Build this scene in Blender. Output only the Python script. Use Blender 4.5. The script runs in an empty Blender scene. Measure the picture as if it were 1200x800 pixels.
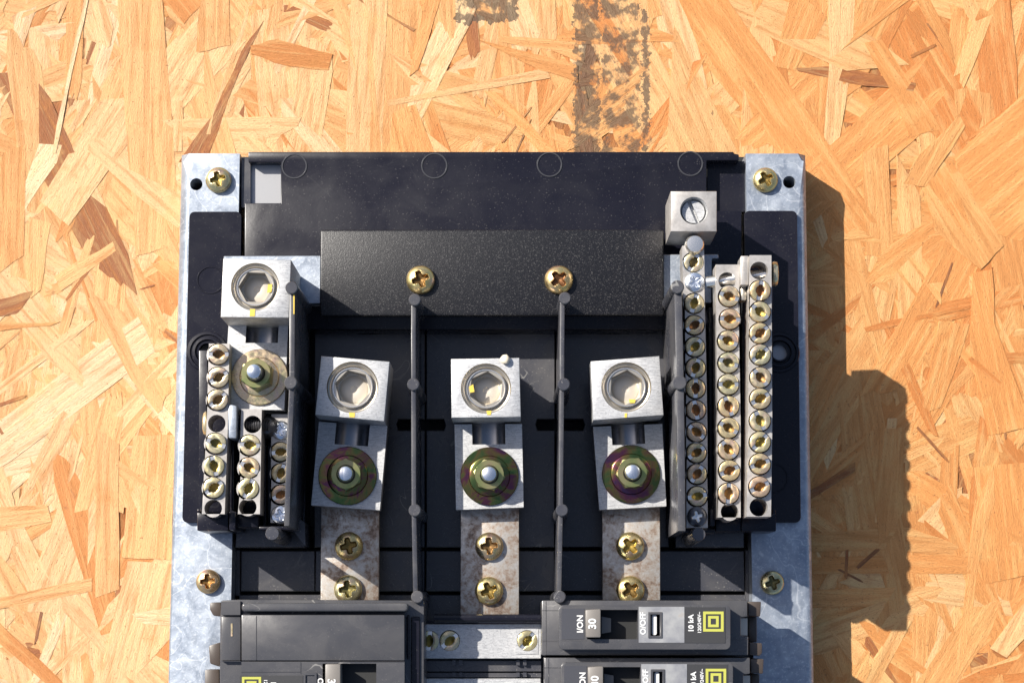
import bpy, bmesh, math, random
from mathutils import Vector, Matrix
R = math.radians
rnd = random.Random(7)
sc = bpy.context.scene
col = sc.collection

# ------------------------------------------------------------------ camera, sky, sun, exposure
S = 0.00032                    # metres per unit (one unit is about a third of a millimetre)
F = 2527.0                     # focal length in photo pixels (1200 wide)
TH = math.atan(340.0 / F)      # tilt from straight down
H = F / math.cos(TH)           # camera height above the board, units
cam = bpy.data.cameras.new("camera")
cam.sensor_width = 36.0
cam.lens = F / 1200.0 * 36.0
cam.clip_start, cam.clip_end = 0.01, 50.0
co = bpy.data.objects.new("camera", cam)
co.location = (0, 0, H * S)
co.rotation_euler = (TH, 0, 0)
col.objects.link(co)
sc.camera = co

EL = R(44.2)
LD = Vector((0.832 * math.cos(EL), -0.555 * math.cos(EL), -math.sin(EL)))   # direction the light travels
wd = bpy.data.worlds.new("World"); sc.world = wd; wd.use_nodes = True
nt = wd.node_tree
bg = nt.nodes["Background"]
sky = nt.nodes.new("ShaderNodeTexSky"); sky.sky_type = 'NISHITA'; sky.sun_disc = False
sky.sun_elevation = EL
sky.sun_rotation = math.atan2(-0.832, 0.555)
sky.dust_density = 2.0
nt.links.new(sky.outputs[0], bg.inputs[0])
bg.inputs[1].default_value = 0.088
sl = bpy.data.lights.new("sun", 'SUN'); sl.energy = 4.95; sl.angle = R(0.55); sl.color = (1.0, 0.95, 0.87)
so = bpy.data.objects.new("sun", sl); so.rotation_euler = LD.to_track_quat('-Z', 'Y').to_euler()
col.objects.link(so)
vs = sc.view_settings
sc.display_settings.display_device = 'sRGB'
vs.view_transform = 'Standard'; vs.look = 'None'; vs.exposure = 0.76; vs.gamma = 1.0; vs.use_curve_mapping = False

# ------------------------------------------------------------------ measuring: a photo point at a known height -> place
SI, CO = math.sin(TH), math.cos(TH)
def W(px, py, z):
    u, v = px - 600.0, 400.0 - py
    d = Vector((u, F * SI + v * CO, -F * CO + v * SI))
    t = (z - H) / d.z
    return Vector((d.x * t, d.y * t, z))
def WP(pts, z): return [W(x, y, z) for x, y in pts]

# ------------------------------------------------------------------ materials
def mat(name, base=(0.5, 0.5, 0.5), rough=0.5, metal=0.0, spec=0.5, build=None):
    m = bpy.data.materials.new(name); m.use_nodes = True
    n = m.node_tree; b = n.nodes["Principled BSDF"]
    b.inputs["Base Color"].default_value = (*base, 1)
    b.inputs["Roughness"].default_value = rough
    b.inputs["Metallic"].default_value = metal
    b.inputs["Specular IOR Level"].default_value = spec
    if build: build(n, b)
    return m
def coords(n, scale=(1, 1, 1), rand=True):
    tc = n.nodes.new("ShaderNodeTexCoord")
    mp = n.nodes.new("ShaderNodeMapping"); mp.inputs["Scale"].default_value = scale
    n.links.new(tc.outputs["Object"], mp.inputs[0])
    if rand:
        oi = n.nodes.new("ShaderNodeObjectInfo")
        mu = n.nodes.new("ShaderNodeMath"); mu.operation = 'MULTIPLY'; mu.inputs[1].default_value = 7.3
        n.links.new(oi.outputs["Random"], mu.inputs[0])
        n.links.new(mu.outputs[0], mp.inputs["Location"])
    return mp.outputs[0]
def noise(n, vec, scale, detail=3, rough=0.55, dist=0.0):
    t = n.nodes.new("ShaderNodeTexNoise")
    t.inputs["Scale"].default_value = scale; t.inputs["Detail"].default_value = detail
    t.inputs["Roughness"].default_value = rough; t.inputs["Distortion"].default_value = dist
    n.links.new(vec, t.inputs["Vector"]); return t.outputs["Fac"]
def ramp(n, fac, stops):
    r = n.nodes.new("ShaderNodeValToRGB"); e = r.color_ramp.elements
    while len(e) < len(stops): e.new(0.5)
    for i, (p, c) in enumerate(stops):
        e[i].position = p
        e[i].color = (*c, 1) if not isinstance(c, (int, float)) else (c, c, c, 1)
    n.links.new(fac, r.inputs[0]); return r.outputs[0]
def mix(n, fac, a, b, mode='MIX'):
    x = n.nodes.new("ShaderNodeMix"); x.data_type = 'RGBA'; x.blend_type = mode
    for sock, val in ((x.inputs[0], fac), (x.inputs[6], a), (x.inputs[7], b)):
        if isinstance(val, bpy.types.NodeSocket): n.links.new(val, sock)
        elif isinstance(val, (int, float)): sock.default_value = val
        else: sock.default_value = (*val, 1)
    return x.outputs[2]
def bump(n, b, h, strength, dist):
    bp = n.nodes.new("ShaderNodeBump"); bp.inputs["Strength"].default_value = strength
    bp.inputs["Distance"].default_value = dist
    n.links.new(h, bp.inputs["Height"]); n.links.new(bp.outputs[0], b.inputs["Normal"])
def m_math(n, op, a, b=None):
    m = n.nodes.new("ShaderNodeMath"); m.operation = op
    for i, v in enumerate((a, b)):
        if v is None: continue
        if isinstance(v, bpy.types.NodeSocket): n.links.new(v, m.inputs[i])
        else: m.inputs[i].default_value = v
    return m.outputs[0]

def b_plastic(speckle, dust, b0=(0.008, 0.008, 0.0135)):
    def f(n, b):
        v = coords(n)
        big = noise(n, v, 60, 4, 0.6, 0.6)
        fine = noise(n, v, 900, 2)
        dst = m_math(n, 'MULTIPLY', ramp(n, big, [(0.38, 0.0), (0.72, 1.0)]), dust)
        c = mix(n, dst, b0, (0.10, 0.095, 0.092))
        sp = ramp(n, noise(n, v, 2100, 0), [(0.76, 0.0), (0.81, speckle)])
        c = mix(n, sp, c, (0.33, 0.31, 0.28))
        w1 = m_math(n, 'ABSOLUTE', m_math(n, 'SUBTRACT', noise(n, v, 38, 2, 0.5, 1.8), 0.5))
        msk = ramp(n, noise(n, v, 45, 2), [(0.56, 0.0), (0.66, 1.0)])
        c = mix(n, m_math(n, 'MULTIPLY', ramp(n, w1, [(0.0035, dust), (0.007, 0.0)]), msk), c, (0.30, 0.29, 0.27))
        n.links.new(c, b.inputs["Base Color"])
        n.links.new(ramp(n, big, [(0.3, 0.20), (0.7, 0.34)]), b.inputs["Roughness"])
        bump(n, b, m_math(n, 'ADD', fine, m_math(n, 'MULTIPLY', big, 1.5)), 0.03, 0.0004)
    return f
M = {}
M['plastic'] = mat('black_plastic', rough=0.4, spec=0.25, build=b_plastic(0.12, 0.035))
M['plastic_dusty'] = mat('dusty_black_plastic', rough=0.45, build=b_plastic(0.4, 0.6, (0.042, 0.043, 0.052)))
M['case'] = mat('breaker_case_plastic', rough=0.35, build=b_plastic(0.12, 0.5, (0.050, 0.050, 0.055)))
def b_cover(n, b):
    v = coords(n, rand=False)
    sp = noise(n, v, 2300, 2, 0.7)
    c = mix(n, ramp(n, sp, [(0.57, 0.0), (0.72, 1.0)]), (0.006, 0.006, 0.008), (0.085, 0.082, 0.08))
    n.links.new(c, b.inputs["Base Color"])
    bump(n, b, sp, 0.22, 0.0003)
M['cover'] = mat('textured_black_sheet', rough=0.36, spec=0.4, build=b_cover)
def b_galv(n, b):
    v = coords(n)
    a = noise(n, v, 120, 4, 0.65, 0.8); f = noise(n, v, 1100, 2)
    c = ramp(n, a, [(0.3, (0.22, 0.255, 0.31)), (0.52, (0.30, 0.335, 0.39)), (0.75, (0.40, 0.435, 0.48))])
    c = mix(n, ramp(n, f, [(0.55, 0.0), (0.75, 0.5)]), c, (0.62, 0.65, 0.68))
    sc_ = noise(n, coords(n, (260, 14, 14)), 6, 2)
    c = mix(n, ramp(n, sc_, [(0.66, 0.0), (0.72, 0.45)]), c, (0.24, 0.27, 0.32))
    vo = n.nodes.new("ShaderNodeTexVoronoi"); vo.inputs["Scale"].default_value = 420
    n.links.new(v, vo.inputs["Vector"])
    bw = n.nodes.new("ShaderNodeRGBToBW"); n.links.new(vo.outputs["Color"], bw.inputs[0])
    c = mix(n, 0.14, c, ramp(n, bw.outputs[0], [(0.2, 0.45), (0.8, 1.35)]), 'MULTIPLY')
    w1 = m_math(n, 'ABSOLUTE', m_math(n, 'SUBTRACT', noise(n, v, 30, 2, 0.5, 1.6), 0.5))
    c = mix(n, ramp(n, w1, [(0.002, 0.55), (0.005, 0.0)]), c, (0.62, 0.64, 0.66))
    n.links.new(c, b.inputs["Base Color"])
    n.links.new(ramp(n, a, [(0.3, 0.36), (0.7, 0.55)]), b.inputs["Roughness"])
    bump(n, b, f, 0.12, 0.0003)
M['galv'] = mat('zinc_plated_steel', metal=0.55, rough=0.45, build=b_galv)
def b_alu(n, b):
    v = coords(n, (1, 9, 1))
    a = noise(n, v, 420, 5, 0.75); g = noise(n, coords(n), 90, 4); f = noise(n, coords(n), 1600, 1)
    c = ramp(n, a, [(0.34, (0.29, 0.29, 0.295)), (0.50, (0.47, 0.47, 0.47)), (0.66, (0.60, 0.60, 0.595))])
    c = mix(n, ramp(n, f, [(0.58, 0.0), (0.68, 0.7)]), c, (0.30, 0.30, 0.31))
    c = mix(n, ramp(n, g, [(0.55, 0.0), (0.75, 0.25)]), c, (0.58, 0.56, 0.52))
    n.links.new(c, b.inputs["Base Color"])
    n.links.new(ramp(n, g, [(0.3, 0.42), (0.7, 0.58)]), b.inputs["Roughness"])
    bump(n, b, a, 0.22, 0.0003)
M['alu'] = mat('milled_aluminium', metal=0.55, rough=0.5, build=b_alu)
def b_bar(n, b):
    v = coords(n)
    a = noise(n, v, 260, 4, 0.7)
    c = ramp(n, a, [(0.3, (0.31, 0.29, 0.27)), (0.6, (0.44, 0.415, 0.39)), (0.8, (0.53, 0.505, 0.475))])
    n.links.new(c, b.inputs["Base Color"])
    bump(n, b, a, 0.15, 0.0003)
M['bar'] = mat('plated_terminal_bar', metal=0.5, rough=0.42, build=b_bar)
def b_gold(lo):
    def f(n, b):
        oi = n.nodes.new("ShaderNodeObjectInfo")
        v = coords(n)
        tone = ramp(n, oi.outputs["Random"], [(0.0, (0.62, 0.44, 0.20)), (0.3, (0.54, 0.46, 0.22)), (0.55, (0.60, 0.38, 0.22)), (0.8, (0.48, 0.43, 0.26)), (1.0, (0.64, 0.50, 0.26))])
        a = noise(n, v, 170, 3, 0.6, 1.0)
        c = mix(n, ramp(n, a, [(0.50, 0.0), (0.68, 0.5)]), tone, (0.40, 0.42, 0.16))
        c = mix(n, ramp(n, noise(n, v, 230, 2), [(0.55, 0.0), (0.7, 0.6)]), c, (0.62, 0.36, 0.30))
        c = mix(n, lo, c, (0.78, 0.72, 0.62))
        n.links.new(c, b.inputs["Base Color"])
        n.links.new(ramp(n, noise(n, v, 600, 3), [(0.3, 0.18), (0.7, 0.42)]), b.inputs["Roughness"])
    return f
M['gold'] = mat('yellow_zinc_plating', metal=0.9, rough=0.3, build=b_gold(0.0))
M['palegold'] = mat('worn_yellow_zinc_plating', metal=0.75, rough=0.35, build=b_gold(0.16))
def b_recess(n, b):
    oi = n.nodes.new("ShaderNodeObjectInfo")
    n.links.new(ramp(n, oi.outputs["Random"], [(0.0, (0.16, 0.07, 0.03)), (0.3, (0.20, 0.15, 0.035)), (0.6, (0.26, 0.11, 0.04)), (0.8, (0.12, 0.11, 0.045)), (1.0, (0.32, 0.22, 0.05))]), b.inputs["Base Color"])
M['recess'] = mat('shade_darkened_zinc', rough=0.38, metal=0.85, build=b_recess)  # plating colour darkened to paint the shade inside screw recesses
def b_washer(n, b):
    v = coords(n)
    a = noise(n, v, 75, 5, 0.62, 1.8)
    c = ramp(n, a, [(0.25, (0.045, 0.11, 0.035)), (0.42, (0.10, 0.14, 0.05)), (0.5, (0.19, 0.14, 0.05)), (0.58, (0.16, 0.05, 0.075)), (0.72, (0.06, 0.045, 0.10))])
    n.links.new(c, b.inputs["Base Color"])
M['washer'] = mat('iridescent_washer', metal=0.95, rough=0.2, build=b_washer)
M['pinkwasher'] = mat('worn_gold_washer', (0.72, 0.52, 0.34), 0.3, 0.9, build=b_gold(0.15))
def b_nut(n, b):
    a = noise(n, coords(n), 160, 2)
    n.links.new(ramp(n, a, [(0.35, (0.22, 0.26, 0.10)), (0.6, (0.34, 0.31, 0.15)), (0.8, (0.36, 0.26, 0.17))]), b.inputs["Base Color"])
M['nut'] = mat('yellow_zinc_nut', metal=0.9, rough=0.34, build=b_nut)
M['stud'] = mat('bright_steel', (0.72, 0.75, 0.80), 0.25, 0.95)
M['bronze'] = mat('dull_bronze_steel', (0.50, 0.455, 0.38), 0.34, 0.85)
M['silver'] = mat('bright_plated_steel', (0.80, 0.77, 0.72), 0.22, 0.9)
M['darksteel'] = mat('dark_threaded_steel', (0.12, 0.12, 0.13), 0.4, 0.9)
M['grime'] = mat('grimy_steel', (0.58, 0.53, 0.45), 0.45, 0.6)
def b_copper(n, b):
    v = coords(n)
    a = noise(n, v, 140, 6, 0.75, 0.6); f = noise(n, v, 700, 3, 0.7)
    s = m_math(n, 'ADD', m_math(n, 'MULTIPLY', a, 0.65), m_math(n, 'MULTIPLY', f, 0.35))
    c = ramp(n, s, [(0.36, (0.15, 0.105, 0.08)), (0.44, (0.29, 0.22, 0.175)), (0.50, (0.41, 0.365, 0.32)), (0.60, (0.53, 0.51, 0.48))])
    n.links.new(c, b.inputs["Base Color"])
    n.links.new(ramp(n, s, [(0.4, 0.6), (0.6, 0.36)]), b.inputs["Roughness"])
    bump(n, b, f, 0.2, 0.0003)
M['copper'] = mat('worn_tinned_copper', metal=0.6, rough=0.45, build=b_copper)
M['yellow_paint'] = mat('yellow_torque_paint', (0.60, 0.42, 0.06), 0.5)
M['white_print'] = mat('white_print', (0.55, 0.55, 0.54), 0.6)
M['yellow_print'] = mat('yellow_print', (0.36, 0.36, 0.06), 0.55)
M['label_black'] = mat('matt_black_label', (0.022, 0.022, 0.024), 0.55)
def b_painted_reflection(n, b):
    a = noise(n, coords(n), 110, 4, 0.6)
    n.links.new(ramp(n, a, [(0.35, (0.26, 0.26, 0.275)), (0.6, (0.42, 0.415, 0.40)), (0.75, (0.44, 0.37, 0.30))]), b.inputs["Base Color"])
M['painted_reflection'] = mat('pale_painted_reflection', metal=0.45, rough=0.35, build=b_painted_reflection)  # bright reflection on the breaker face, put into the colour as a pale patch
M['label_grey'] = mat('grey_face_print', (0.045, 0.046, 0.054), 0.4)
M['handle'] = mat('grey_handle_plastic', (0.16, 0.145, 0.13), 0.45)
M['brownplastic'] = mat('dark_brown_plastic', (0.055, 0.042, 0.034), 0.4)
M['mark'] = mat('scuffed_mould_ring', (0.035, 0.035, 0.04), 0.35)
M['dullsteel'] = mat('dull_grey_steel', (0.34, 0.34, 0.345), 0.42, 0.8)
M['bore'] = mat('drilled_aluminium_bore', (0.26, 0.26, 0.27), 0.25, 0.95)
M['black'] = mat('deep_black_plastic', (0.008, 0.008, 0.008), 0.6)

# wood: tint comes from a colour attribute on each strand, grain runs along the strand's own length (UV)
def b_wood(attr):
    def f(n, b):
        uv = n.nodes.new("ShaderNodeUVMap"); uv.uv_map = "grain"
        mp = n.nodes.new("ShaderNodeMapping"); mp.inputs["Scale"].default_value = (1.0, 14.0, 1.0)
        n.links.new(uv.outputs[0], mp.inputs[0])
        g = noise(n, mp.outputs[0], 0.009, 3, 0.6, 0.6)       # broad streaks
        mp2 = n.nodes.new("ShaderNodeMapping"); mp2.inputs["Scale"].default_value = (1.0, 7.0, 1.0)
        n.links.new(uv.outputs[0], mp2.inputs[0])
        g2 = noise(n, mp2.outputs[0], 0.11, 5, 0.7)          # fibres
        at = n.nodes.new("ShaderNodeVertexColor"); at.layer_name = "tint"
        c = at.outputs[0]
        c = mix(n, ramp(n, g, [(0.34, 0.6), (0.52, 0.0)]), c, (0.45, 0.185, 0.052))
        c = mix(n, ramp(n, g, [(0.50, 0.0), (0.64, 0.34)]), c, (0.68, 0.455, 0.19))
        c = mix(n, ramp(n, g2, [(0.30, 0.6), (0.44, 0.0)]), c, (0.33, 0.13, 0.042))
        tc = n.nodes.new("ShaderNodeTexCoord")
        gm = n.nodes.new("ShaderNodeNewGeometry")
        sp = noise(n, gm.outputs["Position"], 1100, 2, 0.6)
        c = mix(n, ramp(n, sp, [(0.28, 0.75), (0.335, 0.0)]), c, (0.26, 0.10, 0.035))
        blot = noise(n, gm.outputs["Position"], 70, 3, 0.6)
        c = mix(n, ramp(n, blot, [(0.56, 0.0), (0.74, 0.5)]), c, (0.52, 0.215, 0.062))
        blot2 = noise(n, gm.outputs["Position"], 48, 4, 0.65, 0.5)
        c = mix(n, ramp(n, blot2, [(0.55, 0.0), (0.72, 0.45)]), c, (0.64, 0.40, 0.15))
        mp3 = n.nodes.new("ShaderNodeMapping"); mp3.inputs["Scale"].default_value = (1.0, 5.0, 1.0)
        n.links.new(uv.outputs[0], mp3.inputs[0])
        g3 = noise(n, mp3.outputs[0], 0.28, 4, 0.75)
        c = mix(n, ramp(n, g3, [(0.30, 0.65), (0.47, 0.0)]), c, (0.34, 0.135, 0.045))
        c = mix(n, ramp(n, g3, [(0.56, 0.0), (0.70, 0.4)]), c, (0.72, 0.50, 0.225))
        res = noise(n, gm.outputs["Position"], 95, 5, 0.7, 1.2)
        c = mix(n, ramp(n, res, [(0.66, 0.0), (0.74, 0.55)]), c, (0.27, 0.10, 0.045))
        # black stamp ink across the strands near the top of the board
        sx = n.nodes.new("ShaderNodeSeparateXYZ"); n.links.new(gm.outputs["Position"], sx.inputs[0])
        wob = noise(n, gm.outputs["Position"], 160, 3, 0.65)
        wob2 = noise(n, gm.outputs["Position"], 420, 3, 0.7)
        def band(x0, x1, y0, y1, thr):
            xw = m_math(n, 'ADD', sx.outputs[0], m_math(n, 'MULTIPLY', m_math(n, 'SUBTRACT', wob2, 0.5), 22 * S))
            a_ = W(x0, y1, 0); b_ = W(x1, y0, 0)
            k = m_math(n, 'MULTIPLY', m_math(n, 'GREATER_THAN', xw, a_.x * S), m_math(n, 'LESS_THAN', xw, b_.x * S))
            yw = m_math(n, 'ADD', sx.outputs[1], m_math(n, 'MULTIPLY', m_math(n, 'SUBTRACT', wob, 0.5), 45 * S))
            k = m_math(n, 'MULTIPLY', k, m_math(n, 'GREATER_THAN', yw, a_.y * S))
            k = m_math(n, 'MULTIPLY', k, m_math(n, 'LESS_THAN', yw, b_.y * S))
            soak = m_math(n, 'ADD', wob, m_math(n, 'MULTIPLY', m_math(n, 'SUBTRACT', g2, 0.5), 0.30))
            return m_math(n, 'MULTIPLY', k, ramp(n, soak, [(thr - 0.05, 0.0), (thr + 0.06, 1.0)]))
        k = band(673, 702, -60, 185, 0.43)
        for args in ((706, 748, -60, 185, 0.50), (753, 760, 8, 175, 0.42), (535, 606, -60, 24, 0.40)):
            k = m_math(n, 'MAXIMUM', k, band(*args))
        ink = mix(n, ramp(n, g2, [(0.35, 0.0), (0.6, 1.0)]), (0.028, 0.020, 0.015), (0.12, 0.09, 0.066))
        c = mix(n, m_math(n, 'MULTIPLY', k, 0.80), c, ink)
        n.links.new(c, b.inputs["Base Color"])
        h = m_math(n, 'ADD', g2, m_math(n, 'MULTIPLY', g, 1.2))
        bump(n, b, m_math(n, 'ADD', h, g3), 0.7, 0.0009)
    return f
M['wood'] = mat('pressed_wood_strand', rough=0.62, spec=0.3, build=b_wood("tint"))

# ------------------------------------------------------------------ building helpers
LOC = {}
def empty(name, loc, label, cat, group=None):
    o = bpy.data.objects.new(name, None); col.objects.link(o)
    o.empty_display_size = 0.01
    o.location = Vector(loc) * S; LOC[o.name] = Vector(loc)
    o['label'] = label; o['category'] = cat
    if group: o['group'] = group
    return o
def smooth(me, ang=35):
    me.polygons.foreach_set('use_smooth', [True] * len(me.polygons))
    me.set_sharp_from_angle(angle=R(ang))
def mk(name, bm, m, parent=None, label=None, ang=35, extra=()):
    bmesh.ops.recalc_face_normals(bm, faces=bm.faces[:])
    vs_ = [v.co for v in bm.verts]
    c = Vector(((min(v.x for v in vs_) + max(v.x for v in vs_)) / 2, (min(v.y for v in vs_) + max(v.y for v in vs_)) / 2, min(v.z for v in vs_)))
    for v in bm.verts: v.co = (v.co - c) * S
    me = bpy.data.meshes.new(name); bm.to_mesh(me); bm.free()
    me.materials.append(M[m])
    for e in extra: me.materials.append(M[e])
    smooth(me, ang)
    o = bpy.data.objects.new(name, me); col.objects.link(o)
    place(o, c, parent)
    if label: o['label'] = label
    return o
def place(o, c, parent):
    LOC[o.name] = Vector(c)
    if parent:
        o.parent = parent; o.location = (Vector(c) - LOC[parent.name]) * S
    else: o.location = Vector(c) * S
def mesh_of(name, bm, mats, ang=35):
    bmesh.ops.recalc_face_normals(bm, faces=bm.faces[:])
    for v in bm.verts: v.co *= S
    me = bpy.data.meshes.new(name); bm.to_mesh(me); bm.free()
    for m in mats: me.materials.append(M[m])
    smooth(me, ang); return me
def inst(name, me, loc, parent, rot=0.0, scale=1.0, label=None, tilt=(0, 0)):
    o = bpy.data.objects.new(name, me); col.objects.link(o)
    place(o, loc, parent); o.rotation_euler = (tilt[0], tilt[1], rot); o.scale = (scale,) * 3
    if label: o['label'] = label
    return o

def prism(bm, top, z1, z0, holes=(), mi=0, taper=1.0, zs=None):
    """closed solid: outline 'top' (list of xy) at z1 down to z0, with through holes"""
    loops = [list(top)] + [list(h) for h in holes]
    if holes:
        eds = []; lv = []
        for lp in loops:
            vv = [bm.verts.new((p[0], p[1], z1)) for p in lp]; lv.append(vv)
            eds += [bm.edges.new((vv[i], vv[(i + 1) % len(vv)])) for i in range(len(vv))]
        r = bmesh.ops.triangle_fill(bm, use_beauty=True, use_dissolve=False, edges=eds)
        faces = [g for g in r['geom'] if isinstance(g, bmesh.types.BMFace)]
    else:
        vv = [bm.verts.new((p[0], p[1], z1)) for p in top]; faces = [bm.faces.new(vv)]
    for f in faces: f.material_index = mi
    ex = bmesh.ops.extrude_face_region(bm, geom=faces)
    nv = [g for g in ex['geom'] if isinstance(g, bmesh.types.BMVert)]
    c = sum((v.co for v in nv), Vector()) / len(nv)
    for v in nv:
        v.co.z = z0
        if taper != 1.0: v.co.x = c.x + (v.co.x - c.x) * taper; v.co.y = c.y + (v.co.y - c.y) * taper
    for g in ex['geom']:
        if isinstance(g, bmesh.types.BMFace):
            g.material_index = mi
            for e in g.edges:
                for f in e.link_faces: f.material_index = mi
    return nv
def bev(bm, off, seg=1, cond=None, ang=0.6):
    bm.normal_update()
    bmesh.ops.recalc_face_normals(bm, faces=bm.faces[:])
    es = [e for e in bm.edges if len(e.link_faces) == 2 and e.calc_face_angle(0) > ang and (cond is None or cond(e))]
    bmesh.ops.bevel(bm, geom=es, offset=off, segments=seg, affect='EDGES', clamp_overlap=True, profile=0.5)
def circ(x, y, r, n=24, a0=0.0):
    return [(x + r * math.cos(a0 + 2 * math.pi * i / n), y + r * math.sin(a0 + 2 * math.pi * i / n)) for i in range(n)]
def circW(px, py, r, z, n=24):
    c = W(px, py, z); k = (H - z) / H
    return circ(c.x, c.y, r * k, n)
def lathe(bm, prof, n=32, cx=0, cy=0, mi=0, close=False, mis=None):
    rings = []
    for r, z in prof:
        if r < 1e-6: rings.append([bm.verts.new((cx, cy, z))])
        else: rings.append([bm.verts.new((cx + r * math.cos(2 * math.pi * i / n), cy + r * math.sin(2 * math.pi * i / n), z)) for i in range(n)])
    for k in range(len(rings) - 1):
        a, b = rings[k], rings[k + 1]
        for i in range(n):
            j = (i + 1) % n
            if len(a) == 1: f = bm.faces.new((a[0], b[i], b[j]))
            elif len(b) == 1: f = bm.faces.new((a[i], b[0], a[j]))
            else: f = bm.faces.new((a[i], b[i], b[j], a[j]))
            f.material_index = mis[k] if mis else mi
def tube(bm, p, q, r, n=12, r2=None):
    p, q = Vector(p), Vector(q); d = (q - p).normalized()
    a = d.orthogonal().normalized(); b = d.cross(a)
    r2 = r if r2 is None else r2
    A = [bm.verts.new(p + (a * math.cos(t) + b * math.sin(t)) * r) for t in [2 * math.pi * i / n for i in range(n)]]
    B = [bm.verts.new(q + (a * math.cos(t) + b * math.sin(t)) * r2) for t in [2 * math.pi * i / n for i in range(n)]]
    for i in range(n): bm.faces.new((A[i], A[(i + 1) % n], B[(i + 1) % n], B[i]))
    bm.faces.new(A); bm.faces.new(B)
def rect(x0, y0, x1, y1): return [(x0, y0), (x1, y0), (x1, y1), (x0, y1)]
def box(bm, x0, y0, x1, y1, z1, z0, mi=0):      # photo rectangle at height z1
    prism(bm, WP(rect(x0, y0, x1, y1), z1), z1, z0, mi=mi)

# ------------------------------------------------------------------ the oriented strand board
PAL = {'w': (0.70, 0.48, 0.20), 'c': (0.665, 0.405, 0.145), 'h': (0.635, 0.335, 0.102), 't': (0.60, 0.278, 0.074), 'o': (0.51, 0.195, 0.044), 'b': (0.26, 0.090, 0.028), 'd': (0.15, 0.06, 0.028)}
def strand_into(bm, pts, z, tilt, tint, axis, thick=None):
    """pts: outline in world xy; axis: unit grain direction; adds a thin closed chip"""
    uvl = bm.loops.layers.uv.verify(); uvl.name if False else None
    cl = bm.loops.layers.float_color.get("tint") or bm.loops.layers.float_color.new("tint")
    c = Vector((sum(p[0] for p in pts) / len(pts), sum(p[1] for p in pts) / len(pts)))
    ax = Vector(axis).normalized(); pr = Vector((-ax.y, ax.x))
    off = rnd.uniform(0, 3000)
    top = []
    for p in pts:
        d = Vector((p[0], p[1])) - c
        top.append(bm.verts.new((p[0], p[1], z + tilt[0] * d.dot(ax) + tilt[1] * d.dot(pr))))
    low = [bm.verts.new((v.co.x, v.co.y, -2.0)) for v in top]
    n = len(top); fs = [bm.faces.new(top), bm.faces.new(low[::-1])]
    for i in range(n): fs.append(bm.faces.new((top[i], low[i], low[(i + 1) % n], top[(i + 1) % n])))
    for f in fs:
        for l in f.loops:
            d = Vector((l.vert.co.x, l.vert.co.y)) - c
            l[uvl].uv = (d.dot(ax) + off, d.dot(pr) + off * 0.37)
            l[cl] = (*tint, 1)
def jitter(t, px):
    k = rnd.uniform(0.92, 1.08)
    warm = min(max((px - 120) / 950.0, 0), 1)              # strand tint grades from paler at left to ruddier at right
    k *= 1.07 - 0.09 * warm
    return (min(t[0] * k, 0.8), min(t[1] * k * (1.06 - 0.155 * warm), 0.64), min(t[2] * k * (1.55 - 0.55 * warm), 0.46))
def rand_outline(px, py, L, wdt, ang):
    ca, sa = math.cos(ang), math.sin(ang)
    def q(u, v): return (px + u * ca - v * sa, py + u * sa + v * ca)
    w0, w1 = rnd.uniform(.5, 1), rnd.uniform(.4, 1)
    k0, k1 = rnd.uniform(-.5, .5) * wdt, rnd.uniform(-.5, .5) * wdt
    rag = min(7.0, wdt * .3)
    out = [q(-L * (.35 - .25 * i), -wdt / 2 * rnd.uniform(.9, 1.08)) for i in range(4)]
    out += [q(L / 2 + k1 * t + rnd.uniform(-rag, rag), wdt / 2 * w1 * t) for t in (-1, -.55, -.15, .25, .6, 1)]
    out += [q(L * (.35 - .25 * i), wdt / 2 * rnd.uniform(.9, 1.08)) for i in range(4)]
    out += [q(-L / 2 + k0 * t + rnd.uniform(-rag, rag), wdt / 2 * w0 * t) for t in (1, .6, .2, -.2, -.6, -1)]
    return out
def new_wood_bm():
    bm = bmesh.new(); uv = bm.loops.layers.uv.new("grain"); bm.loops.layers.float_color.new("tint"); return bm
bm = new_wood_bm()
strand_into(bm, [W(*p, 0)[:2] for p in ((-900, -700), (2100, -700), (2100, 1500), (-900, 1500))], 0.0, (0, 0), PAL['b'], (0.3, 1))
for v in bm.verts:
    if v.co.z < -1: v.co.z = -34.0
board = mk('strand_board', bm, 'wood')
board['kind'] = 'structure'
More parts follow.
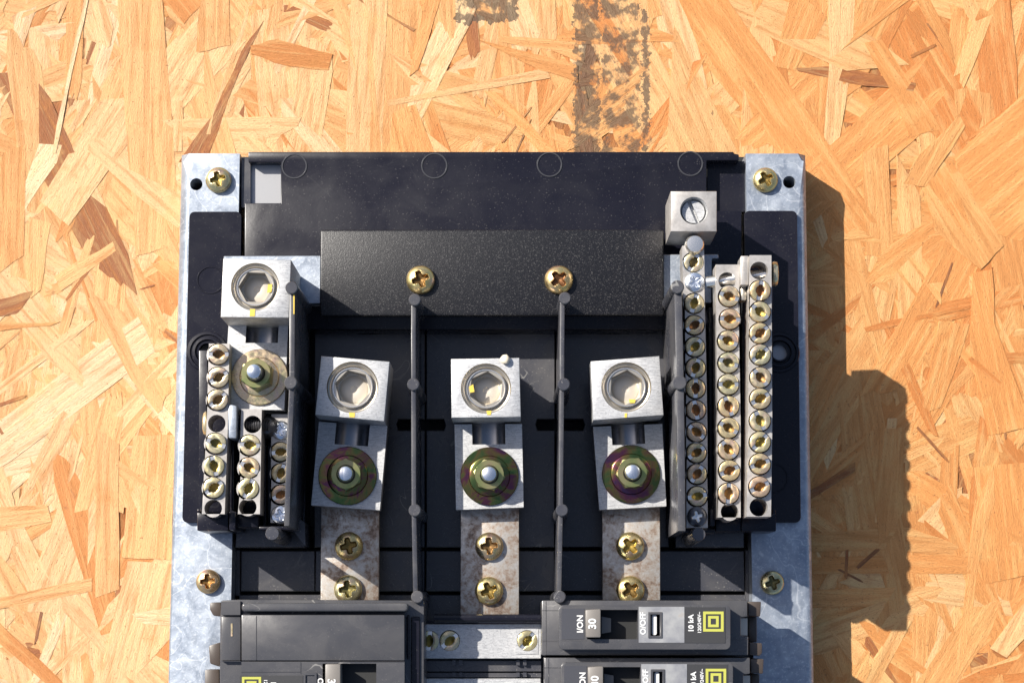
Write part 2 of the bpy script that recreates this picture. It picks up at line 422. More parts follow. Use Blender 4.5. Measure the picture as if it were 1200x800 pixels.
# hand-placed strands: outline in photo pixels, tone, direction end points
HAND = [
 ([(135,-60),(184,-60),(202,142),(210,285),(160,300),(145,100)], 'h', (0, 1)),
 ([(309,25),(300,44),(283,80),(243,185),(210,190),(250,135),(283,61)], 'b', (-.5, 1)),
 ([(118,118),(148,115),(150,169),(81,265),(47,236)], 'c', (-.6, 1)),
 ([(294,54),(324,47),(390,64),(385,83),(337,78),(294,64)], 'o', (1, .12)),
 ([(170,-20),(240,-20),(240,2),(216,29)], 'o', (.8, 1)),
 ([(233,20),(230,62),(290,47),(203,140),(189,64)], 'c', (-.6, 1)),
 ([(236,-30),(270,-30),(270,54),(233,62)], 'h', (0, 1)),
 ([(99,0),(104,0),(86,80),(66,180),(62,180),(80,85)], 'w', (-.2, 1)),
 ([(14,20),(44,7),(25,67)], 'w', (-.2, 1)),
 ([(-60,535),(0,493),(162,371),(182,412),(40,520),(-40,575)], 'w', (1, -.75)),
 ([(74,270),(78,268),(115,375),(112,378)], 'o', (.35, 1)),
 ([(64,324),(138,280),(142,290),(72,341)], 'h', (1, -.6)),
 ([(0,351),(40,341),(20,368),(0,371)], 'b', (1, -.3)),
 ([(0,378),(71,377),(60,382),(0,388)], 't', (1, 0)),
 ([(-30,597),(56,592),(61,611),(-30,628)], 'h', (1, -.1)),
 ([(-40,709),(108,677),(108,692),(-40,720)], 'h', (1, -.22)),
 ([(-15,715),(75,800),(63,808),(-15,742)], 'o', (.75, .7)),
 ([(112,500),(140,520),(140,690),(112,700)], 'h', (0, 1)),
 ([(157,510),(206,510),(202,656),(143,653)], 'h', (-.05, 1)),
 ([(150,657),(206,660),(202,745),(122,830),(120,780)], 'c', (-.25, 1)),
 ([(413,-40),(457,-40),(447,185),(405,185)], 'c', (-.05, 1)),
 ([(453,118),(560,98),(640,80),(645,92),(455,125)], 'c', (1, -.15)),
 ([(560,47),(677,77),(677,97),(633,83)], 't', (1, .25)),
 ([(567,107),(587,110),(657,183),(636,183)], 't', (.75, .7)),
 ([(583,43),(677,50),(677,63),(587,50)], 'h', (1, .1)),
 ([(480,90),(500,-10),(520,-10),(490,82)], 't', (-.25, 1)),
 ([(415,-2),(420,-4),(487,35),(484,38)], 'b', (1, .5)),
 ([(447,137),(487,123),(513,190),(453,190)], 't', (.25, 1)),
 ([(795,0),(845,-10),(945,130),(1052,301),(1026,318),(985,265),(900,165),(830,80)], 't', (.65, 1)),
 ([(790,30),(868,185),(780,190)], 'c', (.4, 1)),
 ([(969,-30),(1003,-30),(995,90),(982,172),(965,169),(972,60)], 'w', (-.05, 1)),
 ([(932,80),(975,78),(1073,98),(1070,108),(990,97),(935,84)], 'b', (1, .18)),
 ([(985,60),(1012,28),(1050,-10),(1080,-10)], 't', (.8, -.7)),
 ([(928,-10),(969,20),(932,83),(905,78)], 't', (-.4, 1)),
 ([(1013,51),(1033,47),(1104,152),(1067,162),(1050,122)], 't', (.6, 1)),
 ([(1117,185),(1200,110),(1260,120),(1260,300),(1170,275),(1150,250)], 't', (1, -.8)),
 ([(1124,135),(1131,149),(1087,219),(1057,216),(1077,182)], 'h', (-.6, 1)),
 ([(1181,125),(1175,142),(1124,172),(1137,159)], 'o', (1, -.8)),
 ([(1087,216),(1114,189),(1168,268),(1134,280)], 't', (.55, 1)),
 ([(1082,220),(1125,200),(1176,288),(1149,316),(1095,270)], 'h', (.6, 1)),
 ([(1012,384),(1040,376),(1136,358),(1136,362),(1060,379),(1015,389)], 'o', (1, -.2)),
 ([(1140,320),(1162,316),(1165,380),(1210,500),(1158,510),(1136,410)], 't', (.2, 1)),
 ([(1168,415),(1220,410),(1220,428),(1170,425)], 'o', (1, 0)),
 ([(1134,421),(1138,418),(1215,482),(1210,486)], 'o', (.8, .7)),
 ([(1100,376),(1136,380),(1102,477),(1080,485)], 't', (-.3, 1)),
 ([(1163,545),(1166,586),(1145,665),(1137,762),(1118,830),(1122,760),(1140,600)], 'h', (-.2, 1)),
 ([(1220,680),(1220,725),(1179,770),(1160,759)], 'w', (-.6, 1)),
 ([(940,625),(1062,616),(1122,639),(1130,654),(1062,646),(940,646)], 'h', (1, .05)),
 ([(940,653),(1137,650),(1137,672),(940,673)], 't', (1, 0)),
 ([(940,692),(1062,688),(1059,708),(940,713)], 'h', (1, -.03)),
 ([(1040,490),(1051,490),(1036,612),(1025,612)], 'w', (-.12, 1)),
 ([(940,580),(1002,541),(1002,552),(945,588)], 'b', (1, -.5)),
 ([(1130,549),(1220,540),(1220,669),(1152,684)], 't', (.1, 1)),
 ([(1018,505),(1060,500),(1058,600),(1030,640)], 'h', (-.1, 1)),
 ([(1010,180),(1040,170),(1048,300),(1015,300)], 'h', (.05, 1)),
 ([(1050,180),(1078,230),(1080,370),(1052,380)], 'c', (.05, 1)),
 ([(205,120),(214,118),(214,178),(204,178)], 'c', (0, 1)),
 ([(2,180),(30,170),(28,300),(0,320)], 't', (0, 1)),
 ([(34,255),(60,262),(48,340),(36,350)], 'h', (0, 1)),
]
NP = 0
def add_part(pts_px, tone, dirv, z, tilt):
    global NP
    p = [W(x, y, 0)[:2] for x, y in pts_px]
    cx = sum(q[0] for q in pts_px) / len(pts_px)
    b = new_wood_bm()
    strand_into(b, p, z, tilt, jitter(PAL[tone], cx), (dirv[0], -dirv[1]))
    mk('strand', b, 'wood', board, ang=20); NP += 1
def rough_poly(pts):
    """break the long straight edges of a hand-measured outline a little"""
    out = []
    for i, p in enumerate(pts):
        q = pts[(i + 1) % len(pts)]; out.append(p)
        L = math.hypot(q[0] - p[0], q[1] - p[1])
        if L > 30:
            for t in (0.35, 0.7):
                nx, ny = -(q[1] - p[1]) / L, (q[0] - p[0]) / L; a = rnd.uniform(-1.3, 1.3)
                out.append((p[0] + (q[0] - p[0]) * t + nx * a, p[1] + (q[1] - p[1]) * t + ny * a))
    return out
for k, (pts, tone, dv) in enumerate(HAND):
    add_part(rough_poly(pts), tone, dv, (1.75 if pts[0] == (932, 80) else 2.0) + rnd.uniform(-.3, .3), (rnd.uniform(-.003, .003), rnd.uniform(-.015, .015)))
def tone_pick(px):
    warm = min(max((px - 100) / 900.0, 0), 1)
    return rnd.choices('wchtob', [14 - 10 * warm, 32 - 15 * warm, 32, 18 + 18 * warm, 7 + 11 * warm, 1.0])[0]
def visible_spot():
    while True:
        x, y = rnd.uniform(-30, 1230), rnd.uniform(-30, 830)
        if not (235 < x < 925 and y > 200): return x, y
for i in range(28):                                        # dark slivers and splits between the strands
    x, y = visible_spot(); a = rnd.gauss(math.pi / 2, 0.8); L = rnd.uniform(12, 62)
    add_part(rand_outline(x, y, L, rnd.uniform(1.6, 4.5), a), rnd.choice('bbdd'), (math.cos(a), math.sin(a)), 1.9, (rnd.uniform(-.005, .005), 0))
for i in range(3):                                         # ruddy bark-edge pieces
    x, y = visible_spot(); a = rnd.gauss(math.pi / 2, 0.8)
    add_part(rand_outline(x, y, rnd.uniform(40, 90), rnd.uniform(9, 18), a), 'b', (math.cos(a), math.sin(a)), 1.45, (rnd.uniform(-.005, .005), rnd.uniform(-.03, .03)))
while NP < 299:
    x, y = visible_spot()
    L = rnd.uniform(120, 290); w_ = rnd.choice([rnd.uniform(10, 22), rnd.uniform(24, 46), rnd.uniform(36, 68)])
    a = rnd.gauss(math.pi / 2, 0.55) if rnd.random() < .72 else rnd.uniform(0, math.pi)
    add_part(rand_outline(x, y, L, w_, a), tone_pick(x), (math.cos(a), math.sin(a)), rnd.uniform(.9, 1.7), (rnd.uniform(-.005, .005), rnd.uniform(-.025, .025)))
bm = new_wood_bm()
for i in range(2600):
    x, y = rnd.uniform(-420, 1620), rnd.uniform(-320, 1150)
    L = rnd.uniform(80, 220); w_ = rnd.uniform(12, 48)
    a = rnd.gauss(math.pi / 2, 0.6) if rnd.random() < .65 else rnd.uniform(0, math.pi)
    p = [W(q[0], q[1], 0)[:2] for q in rand_outline(x, y, L, w_, a)]
    outside = not (-20 < x < 1220 and -20 < y < 820)
    strand_into(bm, p, rnd.uniform(.3, 1.7 if outside else 1.15), (rnd.uniform(-.006, .006), rnd.uniform(-.025, .025)), jitter(PAL[tone_pick(x)], x), (math.cos(a), -math.sin(a)))
o = mk('small_strands', bm, 'wood', board, ang=20); o['kind'] = 'stuff'

# ------------------------------------------------------------------ shared fasteners
def pan_head(r=16.0, hgt=8.0, mats=('gold', 'recess'), depth=6.5, n=64, m=26):
    bm = bmesh.new(); rings = []
    for k in range(m + 1):
        t = k / m; rr = r * t; ring = []
        for i in range(n if k else 1):
            a = 2 * math.pi * i / n; x, y = rr * math.cos(a), rr * math.sin(a)
            z = hgt * math.sqrt(max(0.0, 1 - (0.985 * t) ** 2.3)) 
            u, v = abs(x), abs(y); w_ = r * 0.18
            L = r * 0.62
            inside = 0.0
            for p, q in ((u, v), (v, u)):
                if p < L: inside = max(inside, min(1.0, max(0.0, (w_ * (1.25 - .5 * p / L) - q) / (r * .07) + .5)) * min(1, (L - p) / (r * .12)))
            z -= depth * inside * (1 - 0.35 * math.hypot(x, y) / L)
            ring.append((bm.verts.new((x, y, z)), inside))
        rings.append(ring)
    def face(vs4):
        f = bm.faces.new([v for v, _ in vs4]); f.material_index = 1 if sum(i for _, i in vs4) / len(vs4) > .45 else 0
    for i in range(n): face((rings[0][0], rings[1][i], rings[1][(i + 1) % n]))
    for k in range(1, m):
        for i in range(n):
            j = (i + 1) % n; face((rings[k][i], rings[k + 1][i], rings[k + 1][j], rings[k][j]))
    out = [v for v, _ in rings[m]]
    low = [bm.verts.new((v.co.x, v.co.y, -3)) for v in out]
    for i in range(n): bm.faces.new((out[i], low[i], low[(i + 1) % n], out[(i + 1) % n]))
    return mesh_of('pan_head_screw', bm, mats, 45)
PAN = pan_head(); 
PANDARK = pan_head(mats=('darksteel', 'silver'), hgt=5, depth=4)
PANZINC = pan_head(mats=('stud', 'stud'), hgt=5, depth=4)
def term_screw(r=12.0, mats=('palegold', 'silver', 'recess')):
    bm = bmesh.new(); w_ = 2.6
    for s in (1, -1):
        a0 = math.asin(w_ / r); pts = [(r * math.cos(a0 + (math.pi - 2 * a0) * i / 16), s * r * math.sin(a0 + (math.pi - 2 * a0) * i / 16)) for i in range(17)]
        pts += [(-7.6, s * w_), (-5, s * w_), (-3.4, s * 4.6), (-1.2, s * 5.4), (1.2, s * 5.4), (3.4, s * 4.6), (5, s * w_), (7.6, s * w_)]
        prism(bm, pts, 0, -9, mi=0)
    bev(bm, 0.8, 2, lambda e: all(v.co.z > -1 for v in e.verts))
    prism(bm, circ(0, 0, r - .2, 28), -2.0, -9, holes=[[(7.4, 1.4), (3.6, 4.4), (0, 5.3), (-3.6, 4.4), (-7.4, 1.4), (-7.4, -1.4), (-3.6, -4.4), (0, -5.3), (3.6, -4.4), (7.4, -1.4)]], mi=1)
    lathe(bm, [(9.5, -8.5), (3, -9.6), (0, -11.5)], 12, mi=2)
    return mesh_of('terminal_screw', bm, mats, 40)
TS = term_screw()
def set_screw():
    bm = bmesh.new()
    lathe(bm, [(31, -.3), (29.5, -5), (28.2, -5.6), (28, -9), (26.6, -9.6), (26.2, -13), (24.8, -13), (24.6, -4), (24.0, -2.4), (23.0, -2.4), (22.6, -4)], 40,
          mis=[0, 0, 0, 0, 0, 0, 1, 1, 1, 1])
    # annulus between round rim and hexagonal socket
    eds = []
    for lp in (circ(0, 0, 22.6, 40), circ(0, 0, 22.0, 6, .26)):
        vv = [bm.verts.new((x, y, -4)) for x, y in lp]
        eds += [bm.edges.new((vv[i], vv[(i + 1) % len(vv)])) for i in range(len(vv))]
    hexv = vv
    bmesh.ops.triangle_fill(bm, use_beauty=True, edges=eds)
    for f in bm.faces:
        if len(f.verts) == 3: f.material_index = 0
    low = [bm.verts.new((v.co.x * .97, v.co.y * .97, -26)) for v in hexv]
    for i in range(6):
        f = bm.faces.new((hexv[i], low[i], low[(i + 1) % 6], hexv[(i + 1) % 6])); f.material_index = 0
    f = bm.faces.new(low); f.material_index = 2
    lathe(bm, [(17, -25.6), (15, -24.8), (4, -25.2), (3, -27.5), (0, -27.5)], 28, mi=2)
    bmesh.ops.remove_doubles(bm, verts=bm.verts[:], dist=0.01)
    return mesh_of('set_screw', bm, ('bronze', 'silver', 'grime'), 40)
SET = set_screw()
def nut_mesh():
    bm = bmesh.new()
    prism(bm, circ(0, 0, 22, 6, .35), 22, 0, holes=[circ(0, 0, 11.5, 24)])
    bev(bm, 2.0, 2, lambda e: all(v.co.z > 21 for v in e.verts) and max(v.co.xy.length for v in e.verts) > 18)
    lathe(bm, [(19.6, 21.5), (19.2, 24), (12.6, 24), (11.7, 22.5), (11.7, 12)], 36)
    return mesh_of('nut', bm, ('nut',), 35)
NUT = nut_mesh()
def washer_mesh(mt):
    bm = bmesh.new()
    lathe(bm, [(34.5, 0), (34.5, 3), (33.8, 3.8), (24.5, 4.3), (23.5, 6.6), (22.5, 7), (12, 7.4), (12, 0)], 48)
    return mesh_of('washer', bm, (mt,), 30)
WASH = washer_mesh('washer'); WASHP = washer_mesh('pinkwasher')
def stud_mesh():
    bm = bmesh.new()
    prof = [(10.6, 0)]
    z = 2
    while z < 30: prof += [(10.6, z), (9.6, z + 1.5)]; z += 3
    prof += [(9.8, 33), (8.4, 36.5), (6.5, 37.4), (0, 38)]
    lathe(bm, prof, 24, mis=[0] * (len(prof) - 4) + [1, 1, 1])
    return mesh_of('stud', bm, ('darksteel', 'stud'), 35)
STUD = stud_mesh()

# ------------------------------------------------------------------ the panel interior
pc = W(578, 800, 0)
panel = empty('electrical_panel', (pc.x, pc.y, 0), 'open electrical panel interior of black plastic and steel rails lying on the strand board', 'electrical panel')
ZR, ZP, ZF = 70, 77, 68
ZL = 38                          # floor of the sunken middle bay

# rails
def rail(outline, holes, outer):
    bm = bmesh.new()
    prism(bm, WP(outline, ZR), ZR, 0, holes=[circW(x, y, r, ZR) for x, y, r in holes])
    mx = W(outer, 180, ZR).x
    bm.normal_update()
    bev(bm, 10, 4, lambda e: abs(e.verts[0].co.y - e.verts[1].co.y) > 300 and min(v.co.z for v in e.verts) > ZR - 1 and (max(v.co.x for v in e.verts) < W(240, 180, ZR).x or min(v.co.x for v in e.verts) > W(915, 180, ZR).x))
    bev(bm, 1.0, 1, lambda e: min(v.co.z for v in e.verts) > ZR - 1)
    return mk('side_rail', bm, 'galv', panel)
rl = rail([(211.5, 180), (281, 180), (272, 640), (265, 1000), (191.5, 1000)], [(230, 216, 7.5)], 211)
rr = rail([(945, 180), (958, 1000), (887, 1000), (880.6, 640), (874, 180)], [(925, 213.5, 7.5)], 945)
for par, x, y, r, rot in ((rl, 256, 211, 15.5, .25), (rl, 244, 681, 14.5, .1), (rr, 897, 211, 15, .5), (rr, 905, 682.5, 14.3, .3)):
    k = (H - ZR) / H
    inst('pan_head_screw', PAN, W(x, y, ZR + 4), par, rot, r / 16 * k * (1 if y < 400 else 0.98))

# base tray under everything
bm = bmesh.new(); prism(bm, WP([(283, 184), (872, 184), (885, 1000), (267, 1000)], 5), 5, 1)
mk('base_tray', bm, 'black', panel)
# centre plate
bm = bmesh.new()
prism(bm, WP([(291, 178), (860, 178), (860, 180), (866, 181), (866, 188), (828, 188), (828, 247), (869, 247), (869, 386), (286, 386), (287, 238), (329, 238), (329, 190), (291, 190)], ZP), ZP, 30)
bev(bm, 1.2, 2)
plate = mk('centre_plate', bm, 'plastic', panel)
bm = bmesh.new(); prism(bm, WP([(284, 187), (331, 187), (331, 241), (284, 241)], 58), 58, 54); mk('steel_tab', bm, 'dullsteel', panel)
bm = bmesh.new(); box(bm, 283, 185, 293.5, 243, 64, 42); mk('recess_edge', bm, 'plastic_dusty', panel)
bm = bmesh.new(); box(bm, 829, 189, 873, 248, 56, 41); mk('recess_floor', bm, 'plastic', panel)
def ring(px, py, r, z, par, name='mould_mark', m='mark'):
    bm = bmesh.new(); c = W(px, py, z); k = (H - z) / H
    lathe(bm, [((r + 1.3) * k, z - .5), ((r + .7) * k, z + .9), ((r - .5) * k, z + .9), ((r - 1.2) * k, z - .5)], 40, c.x, c.y)
    mk(name, bm, m, par)
for x, y, r in ((345, 195, 14.5), (509, 194.5, 15), (644, 193, 14.5), (809, 192, 14.5)): ring(x, y, r, ZP, plate)

# side plates with bosses
def side_plate(outline, boss, marks):
    bm = bmesh.new()
    prism(bm, WP(outline, ZP), ZP, 64, holes=[circW(boss[0], boss[1], 11, ZP)])
    bev(bm, 6, 3, lambda e: abs(e.verts[0].co.z - e.verts[1].co.z) > 5)
    bev(bm, 1.0, 1, lambda e: min(v.co.z for v in e.verts) > ZP - 1)
    sp = mk('side_plate', bm, 'plastic', panel)
    bm = bmesh.new(); c = W(boss[0], boss[1], ZP)
    lathe(bm, [(24, ZP - .4), (23, ZP + 2), (20, ZP + 2.5), (19, ZP + .6), (17.5, ZP + .6), (17, ZP + 3.5), (14, ZP + 4), (13, ZP + 1), (12, ZP + 1), (11, ZP + 5), (9.3, ZP + 5), (9.1, ZP - 6)], 40, c.x, c.y)
    lathe(bm, [(9.2, ZP - 4), (0, ZP - 4)], 24, c.x, c.y, mi=1)
    mk('boss', bm, 'plastic', sp, extra=('black' if boss[0] < 500 else 'dullsteel',))
    for m_ in marks: ring(*m_, ZP, sp, m='plastic')
side_plate([(222, 248), (283, 248), (278, 612), (213.5, 612)], (243, 412), [(247, 328, 16)])
side_plate([(872, 247), (934, 247), (938.5, 612), (877, 612)], (913, 413), [(906, 560, 17)])

# floor panels (thin gaps between them)
def floor_panel(pts, z=ZL, m='plastic_dusty', zb=6):
    bm = bmesh.new(); prism(bm, WP(pts, z), z, zb); bev(bm, .9, 1, lambda e: min(v.co.z for v in e.verts) > z - 1)
    return mk('floor_panel', bm, m, panel)
def arc(x0, x1, y0, dy, n=8): return [(x0 + (x1 - x0) * i / n, y0 + dy * math.sin(math.pi * i / n)) for i in range(n + 1)]
floor_panel([(283, 390), (358, 390), (357.5, 641), (276, 641)], ZF)
floor_panel(arc(368.5, 498, 385, 6) + [(498, 491), (467, 491), (465, 497), (467, 504), (498, 504), (497.8, 641), (368, 641)])
floor_panel(arc(499.6, 650.3, 385, 6) + [(650.3, 491), (630, 491), (628, 497), (630, 504), (650.3, 504), (650, 641), (499.6, 641), (499.6, 504), (520, 504), (522, 498), (520, 491), (499.6, 491)])
floor_panel(arc(652, 782, 385, 6) + [(784, 641), (652, 641), (652, 504), (683, 504), (685, 498), (683, 491), (652, 491)])
floor_panel([(790, 390), (868, 390), (872, 641), (791.6, 641)], ZF)
for x0, x1, m in ((282.5, 369, 'plastic_dusty'), (370, 497.6, 'plastic_dusty'), (499.4, 649.8, 'plastic_dusty'), (651.8, 872, 'plastic_dusty')):
    floor_panel([(x0, 645), (x1, 645), (x1 + (1 if x1 > 600 else 0), 692.5), (x0 - 0.5, 692.5)], m=m)
for x0, x1 in ((275, 281.5), (873.3, 879.5)): floor_panel([(x0, 644), (x1, 644), (x1, 800), (x0, 800)])
floor_panel([(275, 696.5), (874, 696.5), (878, 1000), (270, 1000)])

# strap under the cover, cover sheet
bm = bmesh.new(); prism(bm, WP([(262, 300), (842, 298), (842, 303), (834, 303), (834, 355), (264, 356)], 100), 100, 78)
bev(bm, .8); mk('ground_strap', bm, 'galv', panel)
bm = bmesh.new(); prism(bm, WP([(375, 269), (778, 269), (778.5, 369.5), (374.5, 370.5)], 111), 111, 102); bev(bm, 2.6, 3)
prism(bm, WP([(379, 272), (774, 272), (774, 352), (379, 352)], 101.5), 101.5, 7)
cover = mk('cover_sheet', bm, 'cover', panel)
for x, rot in ((493, .35), (655, .7)): inst('pan_head_screw', PAN, W(x, 328, 114), cover, rot, 17.2 / 16 * (H - 114) / H)

# phase barriers and their round posts
def barrier(path, z, wdt, posts, zb=ZL + 1):
    bm = bmesh.new()
    top = [(x - wdt / 2, y) for x, y in path] + [(x + wdt / 2, y) for x, y in path[::-1]]
    prism(bm, WP(top, z), z, zb); bev(bm, 1.2, 2, lambda e: min(v.co.z for v in e.verts) > z - 1)
    w_ = mk('barrier_wall', bm, 'plastic_dusty', panel)
    for x, y, r in posts:
        c = W(x, y, z + 5); k = (H - z) / H; bm = bmesh.new()
        lathe(bm, [(0, z + 5), (r * k - 1, z + 5), (r * k, z + 4), (r * k * 1.3, zb + 1), (0, zb + 1)], 20, c.x, c.y)
        mk('post', bm, 'plastic_dusty', w_)
    return w_
ZB = 182
barrier([(342.5, 330), (342, 448), (339, 520), (336, 616)], 222, 6.5, [(341.7, 337, 7.6), (340.5, 448, 7.8)])
barrier([(484.5, 350), (484.5, 450), (485, 598), (487, 700)], ZB, 5.6, [(486, 351, 7.3), (484.3, 450, 7.4), (486, 597.5, 7.3), (489, 699, 7.3)])
barrier([(659, 349), (658.5, 450), (657, 598), (655, 700)], ZB, 5.6, [(662, 349, 7.3), (660.8, 450, 7.5), (658.7, 597.5, 7.3), (656, 699, 7.3)])
barrier([(794.5, 338), (797, 450), (798.5, 560), (799, 622)], 226, 9, [(794, 336, 8), (796.5, 448, 8.5)])

bm = bmesh.new(); prism(bm, WP([(343.6, 345), (345.2, 345), (345, 368), (343.8, 368)], 223), 223, 222.2); mk('paint_mark', bm, 'yellow_paint', panel)
# ---- lugs
def bil(q, u, v):
    (a, b, c, d) = q   # TL TR BR BL
    return ((a[0] * (1 - u) + b[0] * u) * (1 - v) + (d[0] * (1 - u) + c[0] * u) * v, (a[1] * (1 - u) + b[1] * u) * (1 - v) + (d[1] * (1 - u) + c[1] * u) * v)
def lug(top, bore, tongue, notch, ztop, ztong, zbot, washer, nut_rot, marks, wmesh, label=None, s=1.0, depth=17):
    root_bm = bmesh.new()
    prism(root_bm, WP(top, ztop), ztop, zbot, holes=[circW(bore[0], bore[1], bore[2], ztop, 40)])
    bev(root_bm, 1.3, 2, lambda e: min(v.co.z for v in e.verts) > ztop - 1 and max((v.co.xy - W(bore[0], bore[1], ztop).xy).length for v in e.verts) > bore[2] + 2)
    u0, u1, v1 = notch
    b2 = root_bm
    top_y = [bil(tongue, 0, 0), bil(tongue, u0, 0), bil(tongue, u0, v1), bil(tongue, u1, v1), bil(tongue, u1, 0), bil(tongue, 1, 0), bil(tongue, 1, 1), bil(tongue, 0, 1)]
    n0 = len(b2.verts)
    prism(b2, WP(top_y, ztong), ztong, zbot)
    # the drilled half-round trough
    A = []; B = []
    for i in range(11):
        t = i / 10; a = math.pi * t
        u = u0 + (u1 - u0) * (0.5 - 0.5 * math.cos(a)); zz = ztong - depth * math.sin(a) - .2
        p = W(*bil(tongue, u, -0.03), ztong); q = W(*bil(tongue, u, v1), ztong)
        A.append(b2.verts.new((p.x, p.y, zz))); B.append(b2.verts.new((q.x, q.y, zz)))
    for i in range(10): b2.faces.new((A[i], A[i + 1], B[i + 1], B[i])).material_index = 1
    o = mk('wire_lug', b2, 'alu', panel, label, extra=('bore',))
    k = (H - ztop) / H
    inst('set_screw', SET, W(bore[0], bore[1], ztop), o, rnd.uniform(0, 1), bore[2] / 31.0 * k)
    k = (H - ztong) / H
    c = W(washer[0], washer[1], ztong + 4)
    inst('washer', wmesh, (c.x, c.y, ztong), o, rnd.uniform(0, 6), k * washer[2] / 34.5)
    inst('nut', NUT, (c.x, c.y, ztong + 8.5), o, nut_rot, k * .88)
    inst('stud', STUD, (c.x, c.y, ztong + 6), o, 0, k * .95)
    if wmesh is WASHP:                     # the upper left lug has a taller nut and a longer stud
        for ch in o.children:
            if ch.name.split('.')[0] in ('nut', 'stud'): ch.scale.z *= 1.55
    for pts, z in marks:
        bm = bmesh.new(); prism(bm, WP(pts, z), z, z - .8); mk('paint_mark', bm, 'yellow_paint', o)
    return o
ZT, ZG = 176, 122
lug([(376.3, 416.8), (456.6, 423.5), (450.2, 493.6), (369.2, 485.8)], (413, 453.6, 30.8), [(373.8, 494), (454, 499), (445, 597.5), (364.7, 591.5)], (.255, .745, .255), ZT, ZG, 98.5,
    (407.2, 557.2, 34.5), .2, [([(409, 483), (416, 483.5), (415.5, 489), (409.5, 488.5)], ZT + .6)], WASH, 'aluminium lug turned slightly clockwise with a green tinted washer')
lug([(528.4, 420.4), (608.6, 419), (610.4, 488.4), (529, 489.4)], (569.6, 455, 30), [(532.6, 497), (611.6, 496.6), (613.6, 594), (534.4, 597)], (.26, .75, .24), ZT, ZG, 98.5,
    (573.6, 557.6, 34.5), .5, [([(570, 481), (576, 481), (575, 486), (571, 486)], ZT + .6), ([(549.5, 453), (554.5, 450), (556, 459), (551, 460)], ZT - 2.0)], WASH)
lug([(692.2, 423.2), (772.8, 416.9), (777.7, 486.2), (695, 492.3)], (734, 453.3, 29.8), [(695, 500), (776, 496.5), (780.8, 592.8), (702.4, 597)], (.26, .74, .23), ZT, ZG, 98.5,
    (739.7, 555.3, 34.5), .8, [([(737, 467.5), (745, 468), (744, 472), (738, 472)], ZT - 1.8), ([(732, 484), (735, 484), (734.5, 489), (732, 489)], ZT + .6)], WASH, 'aluminium lug turned slightly anticlockwise with a purple tinted washer')
lug([(261.5, 303), (341, 304.5), (338.5, 372.5), (258.5, 371.5)], (299, 336, 29), [(268, 377), (338, 377), (333, 480), (262, 480)], (.30, .84, .24), 210, 146, 101,
    (304, 441.5, 33.5), .1, [([(293, 362), (299, 362), (298.5, 370.5), (292.5, 370.5)], 210.6), ([(314, 333), (319, 333), (318, 342), (313, 343)], 208)], WASHP, 'neutral lug at upper left with a worn gold washer')

# copper straps running from the phase lugs to the breakers
for pts, scr in (([(376.3, 590), (444.2, 590), (443.8, 703), (375.6, 703)], [(408.9, 639.5, .25), (407.8, 690, .15)]),
                 ([(539.8, 590), (608.2, 590), (608.2, 722), (539.4, 722)], [(573.4, 639.8, .1), (573.1, 692, .4)]),
                 ([(705.6, 590), (773.4, 590), (773.8, 703), (706, 703)], [(738.4, 639.6, .7), (738.8, 691, .6)])):
    bm = bmesh.new(); prism(bm, WP(pts, 98), 98, 84); bev(bm, 1.0, 2)
    prism(bm, WP([(pts[0][0] + 2, 440), (pts[1][0] - 2, 440), (pts[2][0] - 2, pts[2][1]), (pts[3][0] + 2, pts[3][1])], 83.5), 83.5, ZL + 1, mi=1)
    st = mk('bus_strap', bm, 'copper', panel, extra=('black',))
    for x, y, rot in scr: inst('pan_head_screw', PAN, W(x, y, 101), st, rot, 16.6 / 16 * (H - 101) / H)

# ---- terminal bars
def term_bar(outline, z, screws, holes, lift, hgt=38, label=None, specials=(), r=12.0):
    bm = bmesh.new()
    allh = [(x - .7, y + .6, r + 1.5) for x, y, _ in screws] + list(holes) + [(x, y, r + .5) for x, y, _ in specials]
    prism(bm, WP(outline, z), z, z - hgt, holes=[circW(x, y, rr_, z, 20) for x, y, rr_ in allh])
    bev(bm, .8, 1, lambda e: min(v.co.z for v in e.verts) > z - 1)
    o = mk('terminal_bar', bm, 'bar', panel, label)
    bm = bmesh.new(); prism(bm, WP([(x * .94 + sum(q[0] for q in outline) / len(outline) * .06, y) for x, y in outline], z - hgt - 1), z - hgt - 1, z - hgt - 6)
    for x, y, a in screws:
        k = (H - z) / H
        inst('terminal_screw', TS, W(x, y, z + lift) + Vector((0, 0, 0)), o, a, k * r / 12.0)
    for x, y, me in specials: inst('terminal_screw', me, W(x, y, z + 1), o, rnd.uniform(0, 1), (H - z) / H * (r + .3) / 16)
    bm.free()
    return o
D = R
term_bar([(244.8, 402.5), (269, 402.5), (267, 500), (263.3, 602), (236.5, 602), (242, 500)], 170,
    [(256, 414.7, D(0)), (256, 441.7, D(30)), (255, 468, D(40)), (252.9, 519, D(-20)), (250.6, 545.6, D(-75)), (250.3, 571, D(35))], [(254, 496, 10.5), (249.8, 595.5, 10.5)], 5)
term_bar([(282.7, 479), (306.7, 479), (304.6, 602), (278.7, 602)], 162,
    [(292.7, 521, D(-5)), (291.8, 547.6, D(-30)), (291, 572, D(65))], [(296, 497, 10.5), (290.3, 594, 10.5)], 2)
term_bar([(318, 485), (340.5, 485), (341, 612), (317, 612)], 132,
    [(328.8, 529, D(10)), (329, 554, D(70)), (329, 579, D(30))], [], 1, specials=[(328.7, 603, PANZINC), (329, 504, PANZINC)], r=11)
